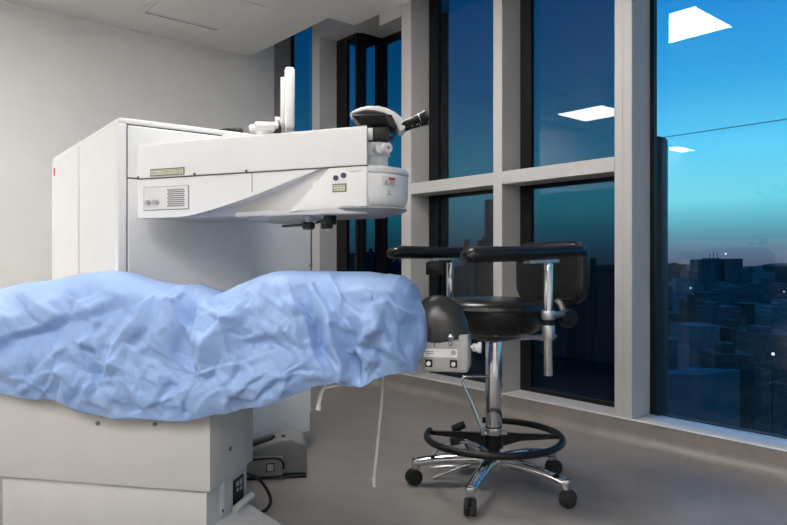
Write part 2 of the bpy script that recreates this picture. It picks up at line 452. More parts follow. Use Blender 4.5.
# underside tray and plates
bm = B(); t = bmesh.new()
prism(t, [(.40, .03), (.66, .01), (.66, .28), (.36, .30)], .996, 1.012, bv=.003)
merge(bm, t); box(bm, .40, .64, .10, .30, .986, 1.0, .003); part('tray', bm, GREYW)
bm = B(); prism(bm, [(.52, .02), (.80, .0), (.89, .03), (.86, .26), (.56, .30)], .994, 1.014, bv=.004); part('lower_plate', bm, GREYW)
bm = B()
M = Matrix.Translation((.84, .13, 0)) @ Matrix.Diagonal((1, .95, 1, 1))
lathe(bm, [(0, .992), (.09, .994), (.128, 1.004), (.140, 1.012), (.136, 1.018), (0, 1.018)], 48, M); part('end_plate', bm, BOXG)
bm = B()
M = Matrix.Translation((.865, .14, 0)) @ Matrix.Diagonal((.80, 1, 1, 1))
lathe(bm, [(0, 1.016), (.108, 1.016), (.122, 1.021), (.132, 1.033), (.137, 1.05), (.138, 1.12), (0, 1.12)], 56, M); part('end_bowl', bm, WHITE)
bm = B()
lathe(bm, [(0, 1.122), (.139, 1.122), (.142, 1.126), (.142, 1.136), (.137, 1.142), (0, 1.142)], 56, M); part('bowl_lid', bm, WHITE)
# seams, screws on arm front
bm = B(); box(bm, 0, .907, -.0003, .006, 1.1388, 1.1408); box(bm, .486, .488, .0034, .01, 1.075, 1.138); part('seam', bm, SEAM, False)
for x in (.005, .255, .467):
    bm = B(); cyl(bm, (x, -.002, 1.145), (x, .006, 1.145), .005, seg=12); part('screw', bm, INK)
for x, z in ((.800, 1.106), (.827, 1.113)):
    bm = B(); cyl(bm, (x, -.003, z), (x, .01, z), .0085, seg=20); part('round_plug', bm, NAVY)
def label(x0, x1, z0, z1, y, rows, border=True, face=CREAM):
    bm = B(); box(bm, x0, x1, y-.001, y+.003, z0, z1); p = part('label_plate', bm, INK if border else face, False)
    if border:
        bm = B(); box(bm, x0+.004, x1-.004, y-.0018, y, z0+.004, z1-.004); q = obj('label_face', bm, face, p, False)
    bm = B(); hh = (z1-z0-.010)/rows
    for r_ in range(rows):
        x = x0+.008
        while x < x1-.012:
            w = random.uniform(.004, .011); box(bm, x, min(x+w, x1-.008), y-.0024, y-.0010, z0+.006+hh*(r_+.3), z0+.006+hh*(r_+.62)); x += w+.003
    obj('print', bm, INK, p, False)
label(.062, .212, 1.146, 1.172, -.0005, 3)
label(.788, .836, 1.062, 1.088, .001, 2)
# connector panel with two sockets and vent grille
bm = B(); box(bm, .030, .226, .001, .008, 1.028, 1.108, .001, 1); cp = part('connector_panel', bm, WHITE2)
bm = B()
for q in ((.028, .228, 1.026, 1.028), (.028, .228, 1.108, 1.1092), (.028, .0295, 1.028, 1.108), (.2265, .228, 1.028, 1.108)):
    box(bm, q[0], q[1], .0025, .006, q[2], q[3])
obj('outline', bm, INK, cp, False)
for x in (.051, .089):
    bm = B(); cyl(bm, (x, -.016, 1.054), (x, .003, 1.054), .008, seg=20); cyl(bm, (x, -.003, 1.054), (x, .002, 1.054), .0105, seg=6); obj('socket', bm, BRUSH, cp)
bm = B()
for i in range(11):
    for j in range(9):
        x = .136+i*.0067+(j % 2)*.0033; z = 1.037+j*.0070
        box(bm, x, x+.0046, .0002, .0025, z, z+.0045)
g = obj('vent_grille', bm, INK, cp, False)
# warning stickers on the bowl
def bowlpt(th, rr=.1395): return Vector((.865+.80*rr*math.cos(th), .14+rr*math.sin(th), 0))
def sticker(th, z0, z1, w, red):
    p = bowlpt(th); nrm = Vector((math.cos(th)/.8, math.sin(th), 0)).normalized(); tx = Vector((-nrm.y, nrm.x, 0))
    M = Matrix((( tx.x, nrm.x, 0, p.x), (tx.y, nrm.y, 0, p.y), (0, 0, 1, 0), (0, 0, 0, 1)))
    bm = B(); box(bm, -w/2, w/2, -.002, .0015, z0, z1, M=M); s = part('warning_sticker', bm, PAPER, False)
    bm = B(); zc = z0+.004; c = -w*.22 if red else 0
    prism(bm, [(c-.009, zc), (c+.009, zc), (c, zc+.016)], .0012, .0022, axis='y', M=M)
    obj('triangle_mark', bm, INK, s, False)
    bm = B(); prism(bm, [(c-.0055, zc+.002), (c+.0055, zc+.002), (c, zc+.012)], .0020, .0026, axis='y', M=M); obj('triangle_field', bm, PAPER, s, False)
    bm = B(); cyl(bm, M @ Vector((c, .002, zc+.005)), M @ Vector((c, .0032, zc+.005)), .0018, seg=10); obj('triangle_dot', bm, INK, s, False)
    if red:
        bm = B(); box(bm, -w*.05, w/2-.003, .001, .0024, z1-.010, z1-.003, M=M); obj('red_bar', bm, RED, s, False)
        bm = B()
        for k in range(4): box(bm, 0, w/2-.004-(k % 2)*.004, .001, .0024, z0+.003+k*.0045, z0+.005+k*.0045, M=M)
        obj('print', bm, INK, s, False)
sticker(-.62, 1.080, 1.110, .050, True)
sticker(-.62, 1.048, 1.072, .024, False)
# knobs below the arm
bm = B(); cyl(bm, (.662, .07, .988), (.662, .07, 1.0), .021); cyl(bm, (.662, .07, .975), (.662, .07, .99), .008); part('stub', bm, GREYW)
bm = B(); lathe(bm, [(0, .950), (.014, .950), (.020, .954), (.022, .960), (.022, .970), (.019, .974), (0, .974)], 28, Matrix.Translation((.662, .07, 0)))
k1 = part('focus_knob', bm, BLACKP)
bm = B(); cyl(bm, (.644, .07, .967), (.574, .05, .963), .0045); obj('lever', bm, BLACKP, k1)
bm = B(); box(bm, .728, .762, .05, .08, .965, .999, .003); box(bm, .718, .750, .05, .08, .952, .972, .004); part('black_clamp', bm, BLACKP)
bm = B(); cyl(bm, (.724, .06, .980), (.700, .05, .970), .003); part('clamp_lever', bm, BLACKP)
bm = B(); cyl(bm, (.690, .14, .950), (.70, .14, .995), .009, .012); part('nozzle', bm, WHITE2)

# microscope on the lid
mc = bpy.data.objects.new('microscope', None); C.objects.link(mc); mc.parent = cab
MW = Matrix.Translation((-.054, 2.15, 0)); mc.matrix_local = cabM.inverted() @ MW
sc = 2.15/F
def mx(px): return (px-377)*sc
def mz(py): return H+(260-py)*sc
bm = B()
lathe(bm, [(0, 1.140), (.048, 1.140), (.048, 1.150), (.040, 1.156), (.036, 1.160), (.036, 1.185), (.043, 1.190), (.043, 1.226), (.036, 1.232), (0, 1.232)], 40)
obj('column', bm, WHITE2, mc)
bm = B(); cyl(bm, (.0, -.035, mz(152)), (.012, -.070, mz(152)), .016, .015, bv=.002)
cyl(bm, (.014, -.045, mz(152)), (.038, -.085, mz(152)), .017, bv=.003); kn = obj('knob', bm, WHITE2, mc)
bm = B(); cyl(bm, (.038, -.085, mz(152)), (.0386, -.0862, mz(152)), .0045); obj('knob_cap', bm, INK, kn)
bm = B(); box(bm, mx(373), mx(389), -.04, .04, mz(143), mz(128), .003); box(bm, mx(388), mx(394), -.01, .02, mz(140), mz(137), .002); obj('body', bm, BLACKP, mc)
bm = B(); box(bm, mx(368), mx(373.3), -.038, .03, mz(142), mz(130), .002); obj('side_cover', bm, WHITE2, mc)
bm = B()
for k in range(5):
    z = mz(128)+k*.0068; w = .0-k*.004
    box(bm, mx(360)-k*.006, mx(396)-k*.003, -.055, .055, z, z+.0045, .002, 1)
    box(bm, mx(363)-k*.006, mx(394)-k*.003, -.050, .050, z+.0045, z+.0065)
obj('bellows', bm, BLACKP, mc)
bm = B(); t = bmesh.new()
ol = [(350, 117), (353, 114), (360, 111), (369, 109), (378, 108.7), (387, 111), (394, 114.5), (400, 119), (404, 124), (405.5, 129), (403, 132.5), (399, 133.5), (396, 127), (391.5, 120), (385, 116), (376, 113.5), (366, 113), (357, 115.5)]
prism(bm, [(mx(a), mz(b)) for a, b in ol], -.045, .055, axis='y', bv=.005, seg=3); obj('hood', bm, WHITE2, mc)
bm = B(); prism(bm, [(mx(a), mz(b)) for a, b in [(386, 119.5), (391, 121), (395, 126), (396.5, 132), (394, 134), (390, 130), (387, 125)]], -.060, .050, axis='y', bv=.002); obj('grip', bm, BLACKP, mc)
for s, dy in (('a', -.032), ('b', .032)):
    bm = B(); a = Vector((mx(401), dy, mz(127.5))); b = Vector((mx(427), dy-.02, mz(118.5))); d = (b-a)
    cyl(bm, a, a+d*.55, .0125); cyl(bm, a+d*.5, a+d*.72, .0145, bv=.001); cyl(bm, a+d*.72, a+d, .016, .0185, bv=.003)
    ep = obj('eyepiece', bm, BLACKP, mc)
    bm = B(); cyl(bm, a+d*.60, a+d*.60+Vector((0, 0, -.020)), .0018, seg=8); cyl(bm, a+d*.42, a+d*.42+Vector((0, 0, -.018)), .0018, seg=8)
    cyl(bm, a+d*.70, a+d*.72, .0158); obj('ring', bm, BRUSH, ep)

# monitor seen edge-on, on a bracket that stands on the cabinet
mo = bpy.data.objects.new('monitor', None); C.objects.link(mo); mo.parent = cab
ang = math.atan2(1, (289.5-CX)/F)-PI/2
my = 2.90; mX = (289.5-CX)/F*my
mo.matrix_local = cabM.inverted() @ Matrix.Translation((mX, my, 0)) @ Matrix.Rotation(ang, 4, 'Z')
bm = B(); box(bm, -.020, .022, -.15, .15, 1.405, H+(CY-66)/F*2.75, .014, 4); obj('screen_housing', bm, WHITE2, mo)
bm = B(); box(bm, -.038, -.018, -.12, .12, 1.43, H+(CY-77)/F*2.78, .006, 3); obj('back_cover', bm, WHITE2, mo)
bm = B(); box(bm, .0215, .0228, -.13, .13, 1.43, 1.63); obj('screen', bm, BLACKP, mo, False)
bm = B()
box(bm, -.064, -.036, -.03, .03, 1.455, 1.478, .006); cyl(bm, (-.056, -.02, 1.44), (-.056, -.02, 1.478), .011, .007)
box(bm, -.175, -.06, -.035, .03, 1.412, 1.44, .011, 3); box(bm, -.15, -.045, -.04, .02, 1.424, 1.452, .010, 3)
cyl(bm, (-.12, 0, 1.383), (-.12, 0, 1.42), .03); obj('bracket', bm, WHITE2, mo)
bm = B(); box(bm, -.068, -.036, -.02, .03, 1.405, 1.44, .003); obj('joint', bm, BLACKP, mo)
# black plugs lying on the cabinet top
pz = ch+.014
p1 = cabM @ Vector((.40, .03, 0)); 
pl = thing('cable_plug', 'black cable plug lying on top of the white laser cabinet', 'cable plug', (P(229, 0, 2.75).x, 2.77, ch+.001), math.radians(8))
bm = B(); cyl(bm, (-.015, 0, .013), (.03, 0, .013), .0125, bv=.002); cyl(bm, (-.045, 0, .011), (-.012, 0, .013), .006, .010); obj('plug_body', bm, RUBBER, pl)
bm = B(); cyl(bm, (.036, 0, .013), (.054, 0, .013), .0135, bv=.002); cyl(bm, (.028, 0, .013), (.04, 0, .013), .008); obj('collar', bm, BLACKP, pl)

# ------------------------------------------------------------------ operating bed
BA = math.atan2(-.196, .9806)
BO = Vector((-.535, 1.91, 0))
bed = thing('operating_bed', 'warm grey operating bed on a boxy pedestal under the blue drape', 'bed', BO, BA)
bm = B(); box(bm, -.735, 0, 0, .31, .172, .56, .004, 2); ub = obj('pedestal', bm, BEDC, bed)
bm = B(); box(bm, -.715, -.018, .014, .30, .004, .171, .003, 2); lb_ = obj('lower_pedestal', bm, BEDC, bed)
inv = (Matrix.Translation(BO) @ Matrix.Rotation(BA, 4, 'Z')).inverted()
bm = B(); prism(bm, [tuple((inv @ Vector(p))[:2]) for p in ((-.494, 2.18, 0), (-.332, 1.977, 0), (-.345, 1.93, 0), (-.56, 1.945, 0), (-1.20, 2.08, 0), (-1.20, 2.32, 0), (-.56, 2.24, 0))], .0, .05, bv=.005); obj('foot_plate', bm, BEDC, bed)
bm = B(); box(bm, -1.25, .44, .01, .30, .58, .62, .01); box(bm, .40, .60, .11, .19, .555, .60, .01); obj('table_top', bm, BEDC, bed)
bm = B(); box(bm, -1.25, .44, .03, .28, .62, .70, .03, 4); obj('mattress', bm, GLEATH, bed)
bm = B(); box(bm, -.5, -.2, .08, .24, .55, .61); obj('lift_column', bm, BEDC, bed)
for x, z in ((-.366, .357), (-.176, .364)):
    bm = B(); cyl(bm, (x, -.004, z-.001), (x, .002, z-.001), .0065, seg=16); sc_ = obj('bolt', bm, INK, bed)
for y, z in ((.13, .263),):
    bm = B(); cyl(bm, (-.002, y, z), (.004, y, z), .007, seg=16); obj('bolt', bm, INK, bed)
bm = B(); box(bm, -.0195, -.0165, .10, .128, .065, .16); ls = obj('side_label', bm, PAPER, bed, False)
bm = B(); cyl(bm, (-.0165, .115, .074), (-.014, .115, .074), .006, seg=12); obj('dot', bm, INK, ls)
bm = B(); box(bm, -.0195, -.013, .19, .265, .052, .142, .002, 1); cp2 = obj('socket_panel', bm, BLACKP, bed)
bm = B()
for (y0, y1, z0, z1) in ((.205, .225, .118, .132), (.232, .250, .115, .133), (.208, .222, .100, .110), (.232, .25, .098, .108)):
    box(bm, -.0135, -.0120, y0, y1, z0, z1)
    box(bm, -.0125, -.0112, y0+.005, y1-.005, z0+.004, z1-.004)
obj('socket', bm, BOXG, cp2, False)
bm = B(); tube(bm, [(.0, .17, .06), (.005, .22, .064), (.012, .27, .07)], .012); obj('cable_cover', bm, BEDC, bed)
# headrest in bed frame
hx, hy = .675, .15
hr = bpy.data.objects.new('headrest', None); C.objects.link(hr); hr.parent = bed; hr.location = (hx, hy, 0)
bm = B()
for i in range(1):
    t = bmesh.new(); bmesh.ops.create_uvsphere(t, u_segments=48, v_segments=28, radius=1)
    for v in t.verts:
        z = v.co.z
        zz = z*.125 if z > 0 else z*.03
        v.co = Vector((v.co.x*.094, v.co.y*.058, .622+zz))
    merge(bm, t)
bmesh.ops.translate(bm, verts=bm.verts, vec=(-.026, 0, 0))
obj('head_pad', bm, GLEATH, hr)
bm = B(); box(bm, -.065, .068, -.055, .055, .528, .622, .011, 4); box(bm, .040, .067, -.05, .05, .615, .636, .004)
box(bm, -.1, -.05, -.04, .04, .55, .59, .005); cb = obj('control_box', bm, BOXG, hr)
bm = B(); box(bm, -.060, .037, -.0570, -.054, .572, .596); st = obj('name_strip', bm, PAPER, cb, False)
bm = B()
for k in range(2):
    for j in range(5): box(bm, -.053+j*.0045, -.0495+j*.0045, -.0572, -.056, .580+k*.006, .583+k*.006)
pr_bm = bm; bm = B()
cyl(bm, (.026, -.0578, .586), (.026, -.0565, .586), .0072); cyl(bm, (.026, -.0582, .586), (.026, -.0576, .586), .0055); obj('round_mark', bm, BOXG, st, False); bm = pr_bm
if 0: lathe(bm, [(.0065, 0), (.0075, 0), (.0075, .001), (.0065, .001)], 20, Matrix.Translation((.026, -.0565, .586)) @ Matrix.Rotation(PI/2, 4, 'X'))
obj('print', bm, INK, st, False)
for x, w in ((-.045, .0105), (.026, .0105)):
    bm = B(); box(bm, x-w, x+w, -.058, -.053, .543, .565, .002 if x < 0 else .007, 3); sk = obj('switch', bm, BLACKP, cb)
    bm = B(); cyl(bm, (x, -.066, .554), (x, -.057, .554), .0062, bv=.001); obj('switch_cap', bm, WHITE2, sk)
bm = B(); box(bm, -.030, -.027, -.0563, -.0545, .601, .614); obj('slot', bm, NAVY, cb, False)
for z, r in ((.631, .0105), (.611, .0070)):
    bm = B(); t = bmesh.new(); bmesh.ops.create_uvsphere(t, u_segments=20, v_segments=12, radius=r); bmesh.ops.translate(t, verts=t.verts, vec=(.018, -.060, z)); merge(bm, t); obj('ball_stud', bm, CHROME, cb)
bm = B(); cyl(bm, (.066, 0, .595), (.092, 0, .595), .009); kk = obj('side_shaft', bm, CHROME, hr)
bm = B(); cyl(bm, (.076, 0, .595), (.090, 0, .595), .012, bv=.002); cyl(bm, (.090, 0, .595), (.102, 0, .595), .0165, bv=.003); obj('side_knob', bm, WHITE2, kk)

# ------------------------------------------------------------------ drape
top = [(-45, 290), (0, 288.5), (19, 283), (52, 279), (78, 273.8), (97, 271.8), (118, 274.6), (136, 280), (172, 286), (186, 284.3), (194, 288.5), (206, 292), (217, 293), (235, 284.5), (258, 275.5), (279, 271.7), (316, 271.7), (362, 272), (391, 276), (404, 284), (413, 299), (424, 308.6), (430, 329)]
hem = [(-45, 390), (0, 395.4), (32, 401), (58, 402.5), (78, 412), (110, 418.7), (155, 422), (184, 423), (207, 417), (240, 411), (262, 407.4), (297, 394.4), (316, 388), (336, 384.7), (350, 388), (360, 391), (368, 386), (375, 381.5), (394, 376.6), (412, 372), (422, 358), (427, 348), (430, 335)]
tx_, ty_ = np.array(top).T; hx_, hy_ = np.array(hem).T
creases = [  # pixel polylines, amplitude (m, + towards us), width (px)
 ([(164,296),(143,308),(124,340),(112,358)], .022, 7), ([(172,300),(152,318),(132,350),(120,368)], -.012, 7), ([(128,306),(118,326),(104,350)], -.016, 9),
 ([(-20,356),(0,347),(39,331),(97,313),(140,302)], -.022, 9), ([(-20,330),(0,322),(45,306),(95,296)], .010, 12), ([(-20,372),(0,364),(45,346),(95,335)], .012, 9),
 ([(56,330),(66,316),(76,300),(100,288)], -.010, 4), ([(74,310),(108,298),(108,292)], .008, 5),
 ([(188,326),(191,310),(196,296)], -.030, 6), ([(178,300),(170,306),(182,292),(196,290)], .014, 5), ([(196,312),(205,300),(214,296)], .012, 6),
 ([(186,375),(206,350),(228,322),(240,305),(262,284)], .022, 10), ([(186,372),(187,350),(189,326)], -.022, 8), ([(176,338),(168,330),(160,334)], .010, 6),
 ([(138,350),(152,346),(175,364),(186,376)], .008, 4), ([(186,376),(210,370),(240,362),(280,352)], .007, 3),
 ([(49,367),(81,390),(113,412)], .008, 4), ([(112,357),(107,390),(117,417)], .008, 4), ([(78,410),(84,384),(112,360)], -.008, 5),
 ([(34,402),(52,378),(64,368)], .007, 4), ([(181,422),(184,398),(191,380)], .009, 4), ([(150,420),(165,396),(186,378)], -.006, 6),
 ([(260,300),(235,318),(214,330)], .009, 4), ([(260,300),(284,317),(305,314)], -.008, 4), ([(260,300),(247,290),(238,296)], .006, 3), ([(279,273),(270,288),(260,300)], .007, 4),
 ([(260,302),(256,340),(252,373)], .009, 3), ([(252,373),(278,377),(313,354),(330,346)], .007, 3), ([(213,341),(236,330),(258,338)], .006, 3), ([(252,373),(236,392),(226,412)], .008, 4),
 ([(297,293),(305,312),(315,336),(322,360),(334,384)], -.030, 7), ([(312,288),(330,318),(338,350),(340,372),(350,384)], .020, 7), ([(284,296),(292,318),(300,342)], .012, 6),
 ([(270,380),(300,372),(322,374)], .008, 4), ([(292,318),(278,338),(268,360)], -.007, 5),
 ([(328,276),(344,300),(358,318),(366,326)], .018, 7), ([(318,290),(340,312),(352,330)], -.010, 6), ([(356,328),(351,350),(356,368),(362,386)], -.040, 7),
 ([(366,318),(364,346),(372,372)], .018, 8), ([(363,315),(381,308),(404,312),(420,318)], .012, 5), ([(352,296),(372,304),(384,300),(400,290)], .009, 4),
 ([(394,321),(400,345),(406,366)], .007, 6), ([(376,330),(384,352),(380,374)], -.009, 7), ([(368,296),(384,316),(396,330)], -.008, 5),
 ([(20,300),(44,320),(60,342)], .005, 4), ([(6,380),(40,372),(76,376)], .006, 4), ([(140,372),(160,384),(182,388)], .006, 4), ([(204,400),(236,384),(262,384)], .006, 4), ([(224,350),(246,360),(252,374)], -.006, 4)]
A_ = np.array((.9806, -.196)); Bv = np.array((.196, .9806)); O_ = np.array((-.535, 1.91))
def a_of(px, b):
    r = (px-CX)/F; p = O_+Bv*b
    return (r*p[1]-p[0])/(A_[0]-r*A_[1])
NX, NF, NB = 400, 130, 40
pxs = np.linspace(-45, 430, NX)
# crowd columns towards the head end, where the lobe closes
pxs = np.concatenate([np.linspace(-45, 400, NX-60, endpoint=False), 400+30*np.sin(np.linspace(0, PI/2, 60))])
verts = np.zeros((NX, NF+NB, 3)); pix = np.zeros((NX, NF+NB, 2)); amp = np.ones((NX, NF+NB))
for i, px in enumerate(pxs):
    e = max(0, (px-345)/85.); e = min(1, e)
    wid = .215*math.sqrt(max(0, 1-e**2.6)) if e > 0 else .215       # half width of the covered form
    wid = max(wid, .004)
    bmid = .155
    bf = bmid-wid
    yt = np.interp(px, tx_, ty_); yh = np.interp(px, hx_, hy_)
    a = a_of(px, bf+.02)
    Pm = O_+A_*a+Bv*(bmid-.3*wid); Pf = O_+A_*a+Bv*bf
    if px < 375: yt = np.interp(CX+F*Pm[0]/Pm[1], tx_, ty_)
    zt = H-(yt-CY)/F*Pm[1]; zh = H-(yh-CY)/F*Pf[1]
    zs = zt-min(.22, (zt-zh)*.55)                         # shoulder where the hang starts
    for j in range(NF):
        q = j/(NF-1)
        if q < .52:
            th = PI/2*(1-q/.52); sgn = math.cos(th)**.80
            b = bmid-wid*sgn; z = zs+(zt-zs)*math.sin(th)**.95
        else:
            s = (q-.52)/.48; b = bf-.012*math.sin(s*PI)+.02*s; z = zs+(zh-zs)*s
        aa = a_of(px, b) if False else a
        p = O_+A_*aa+Bv*b
        verts[i, NB+j] = (p[0], p[1], z)
    for j in range(NB):
        q = 1-j/NB
        if q < .5:
            th = PI/2*(1-q/.5); b = bmid+wid*math.cos(th)**.8; z = zs+(zt-zs)*math.sin(th)
        else:
            s = (q-.5)/.5; b = bmid+wid+.01*s; z = zs+(zh-zs)*s
        p = O_+A_*a+Bv*b
        verts[i, j] = (p[0], p[1], z)
    fade = 1-max(0, (px-418)/12.)
    amp[i, :] = fade
pix[..., 0] = CX+F*verts[..., 0]/verts[..., 1]; pix[..., 1] = CY-F*(verts[..., 2]-H)/verts[..., 1]
X, Y = pix[..., 0], pix[..., 1]
disp = np.zeros(X.shape)
rng = np.random.default_rng(5)
# gentle wander of the domain so no crease is ruler-straight
wx = X+2.0*np.sin(Y*.11+1.3)+1.3*np.sin(X*.09+Y*.05); wy = Y+2.0*np.sin(X*.12+.4)+1.2*np.sin(Y*.10-X*.06)
rc = random.Random(21)
for _ in range(210):
    x = rc.uniform(-45, 432); yy0 = np.interp(x, tx_, ty_)+4; yy1 = np.interp(x, hx_, hy_)
    y = rc.uniform(yy0, yy1); L_ = rc.uniform(14, 62)*rc.uniform(.6, 1)
    th = rc.choice([rc.gauss(2.2, .35), rc.gauss(.5, .35), rc.gauss(1.2, .5)])
    bend = rc.uniform(-.35, .35); x2, y2 = x+L_*.5*math.cos(th), y+L_*.5*math.sin(th)
    creases.append(([(x, y), (x2, y2), (x2+L_*.5*math.cos(th+bend), y2+L_*.5*math.sin(th+bend))], rc.choice([1, 1, -1])*rc.uniform(.006, .014), rc.uniform(4., 9)))
for ci, (poly, am, wd) in enumerate(creases):
    best = np.full(X.shape, 1e9); par = np.zeros(X.shape); side = np.ones(X.shape); n_ = len(poly)-1
    for k in range(n_):
        (x1, y1), (x2, y2) = poly[k], poly[k+1]
        dx, dy = x2-x1, y2-y1; L2 = dx*dx+dy*dy
        s = np.clip(((wx-x1)*dx+(wy-y1)*dy)/L2, 0, 1)
        ex, ey = wx-x1-s*dx, wy-y1-s*dy
        d = np.hypot(ex, ey); nearer = d < best
        par = np.where(nearer, (k+s)/n_, par); side = np.where(nearer, np.sign(dx*ey-dy*ex), side); best = np.minimum(best, d)
    taper = np.clip(np.sin(np.clip(par, 0.02, .98)*PI), 0, 1)**.6*.85+.15
    k_ = 2.0 if ci % 2 else .65
    w_s = np.where(side > 0, wd*k_*1.25, wd*(2.65-k_)*1.25)
    r_ = np.sqrt(best**2+.25)/w_s
    tent = np.maximum(0, 1-r_); soft = tent*tent*(3-2*tent)
    disp += am*(1.35 if abs(am) > .018 else 1.0)*taper*(.75*tent+.25*soft)
def f1(n, jit, sx=1., seed=0):
    r = np.random.default_rng(seed)
    cx = r.uniform(-60, 450, n); cy = r.uniform(255, 440, n); g = r.uniform(.75, 1.3, n); ang = r.uniform(-.9, .9, n)+.7
    m1 = np.full(X.shape, 1e9)
    for a, b, w, t in zip(cx, cy, g, ang):
        u = (wx-a)*math.cos(t)-(wy-b)*math.sin(t); v = ((wx-a)*math.sin(t)+(wy-b)*math.cos(t))*sx
        m1 = np.minimum(m1, np.sqrt(u*u+v*v+4)*w)
    return m1
f_a = f1(75, 0, .65, 3); f_b = f1(260, 0, .6, 4); f_c = f1(60, 0, .4, 9)
disp += .00035*(f_a-f_a.mean())+.00030*(f_b-f_b.mean())+.00045*(f_c-f_c.mean())
disp *= amp
front = np.ones(X.shape); front[:, :NB] = .3
ramp = (np.clip(np.arange(NF)/30., 0, 1)**1.2*.9+.10)*(.45+.55*np.clip((NF-1-np.arange(NF))/14., 0, 1))
front[:, NB:] *= ramp[None, :]
disp *= front
# normals of the base sheet
du = np.gradient(verts, axis=0); dv = np.gradient(verts, axis=1)
nn = np.cross(du, dv); nn /= np.linalg.norm(nn, axis=2, keepdims=True)+1e-9
if nn[NX//3, NB+NF-5, 1] > 0: nn = -nn
verts += nn*disp[..., None]
# crumple relief also lifts the silhouette a little; keep it above the mattress
nr = NF+NB
me = bpy.data.meshes.new('surgical_drape')
idx = np.arange(NX*nr).reshape(NX, nr)
faces = np.stack([idx[:-1, :-1], idx[1:, :-1], idx[1:, 1:], idx[:-1, 1:]], -1).reshape(-1, 4)
me.from_pydata(verts.reshape(-1, 3).tolist(), [], faces.tolist()); me.materials.append(CLOTH); me.shade_smooth()
dr = bpy.data.objects.new('surgical_drape', me); C.objects.link(dr)
so = dr.modifiers.new('thickness', 'SOLIDIFY'); so.thickness = .0012; so.offset = 1
tag(dr, 'crumpled light blue surgical drape spread over the operating bed', 'drape')

# cords hanging from the drape
bm = B(); y = 1.88
tube(bm, [P(342, 384, y), P(332, 386, y), P(324, 387, y), P(321, 393, y), P(319.5, 401, y), P(318, 408, y)], .0055, smooth=2)
cyl(bm, P(319.3, 406, y), P(318, 410, y), .0075)
tag(obj('cord', bm, CORD, None), 'short bright white cord loop peeking out below the drape hem', 'cord')
bm = B(); y = 1.95
tube(bm, [P(383, 374, y), P(382, 400, y), P(379, 430, y+.02), P(376, 460, y+.04), P(374, 478, y+.05), P(374, 487, y+.05)], .0040, smooth=2)
cyl(bm, P(373.7, 478, y+.05), P(374.2, 487, y+.05), .0055, .004)
tag(obj('cord', bm, CLEARC, None), 'long thin translucent cord hanging from the drape below its head end', 'cord')

# ------------------------------------------------------------------ foot pedal
fp = thing('foot_pedal', 'grey plastic foot pedal unit on the floor before the laser cabinet', 'foot pedal', (-.455, 2.58, 0), math.radians(8))
bm = B()
prism(bm, [(-.13, .012), (.112, .012), (.112, .10), (.10, .128), (.05, .146), (.0, .142), (-.13, .100)], -.02, .16, axis='y', bv=.008, seg=3)
obj('shell', bm, PEDG, fp)
bm = B(); box(bm, -.135, .02, -.035, .12, .010, .085, .006, 2); fb = obj('socket_box', bm, PEDG, fp)
bm = B(); box(bm, -.045, -.012, -.038, -.034, .028, .062, .002, 1); sk = obj('socket', bm, BLACKP, fb)
bm = B(); box(bm, -.041, -.016, -.0395, -.0375, .032, .058, .001, 1); obj('socket_face', bm, BOXG, sk)
bm = B(); box(bm, -.135, .11, -.04, .17, 0, .011, .003); obj('rubber_base', bm, RUBBER, fp)
for x in (-.02, .02):
    bm = B(); cyl(bm, (x, .04, .140), (x, .04, .149), .008); obj('button', bm, BLACKP, fp)
bm = B(); prism(bm, [(-.11, .105), (-.02, .134), (-.02, .142), (-.11, .114)], .03, .10, axis='y', bv=.003); obj('pedal_plate', bm, BLACKP, fp)
bm = B()
tube(bm, [(-.135, -.045, .075), (-.08, -.046, .082), (-.02, -.046, .084), (.015, -.046, .080), (.025, -.046, .05), (.02, -.038, .04)], .0045, smooth=2); obj('looped_cable', bm, RUBBER, fp)
bm = B()
pts = [P(247, 474, 2.33), P(255, 476, 2.30), P(262, 482, 2.26), P(268, 491, 2.25), P(271, 499, 2.24), P(270, 505, 2.22), P(266, 510, 2.20), P(262, 512, 2.18)]
tube(bm, pts, .0055, smooth=2)
tag(obj('power_cable', bm, RUBBER, None), 'black power cable curving down behind the bed pedestal foot', 'cable')

# ------------------------------------------------------------------ surgeon stool
sx, sy = .375, 2.45
st = thing('surgeon_stool', 'black upholstered surgeon stool with armrests, chrome five-star base and foot ring', 'stool', (sx, sy, 0))
Fd = Vector((-.887, -.463, 0)); Sd = Vector((.463, -.887, 0))   # facing, towards-camera side
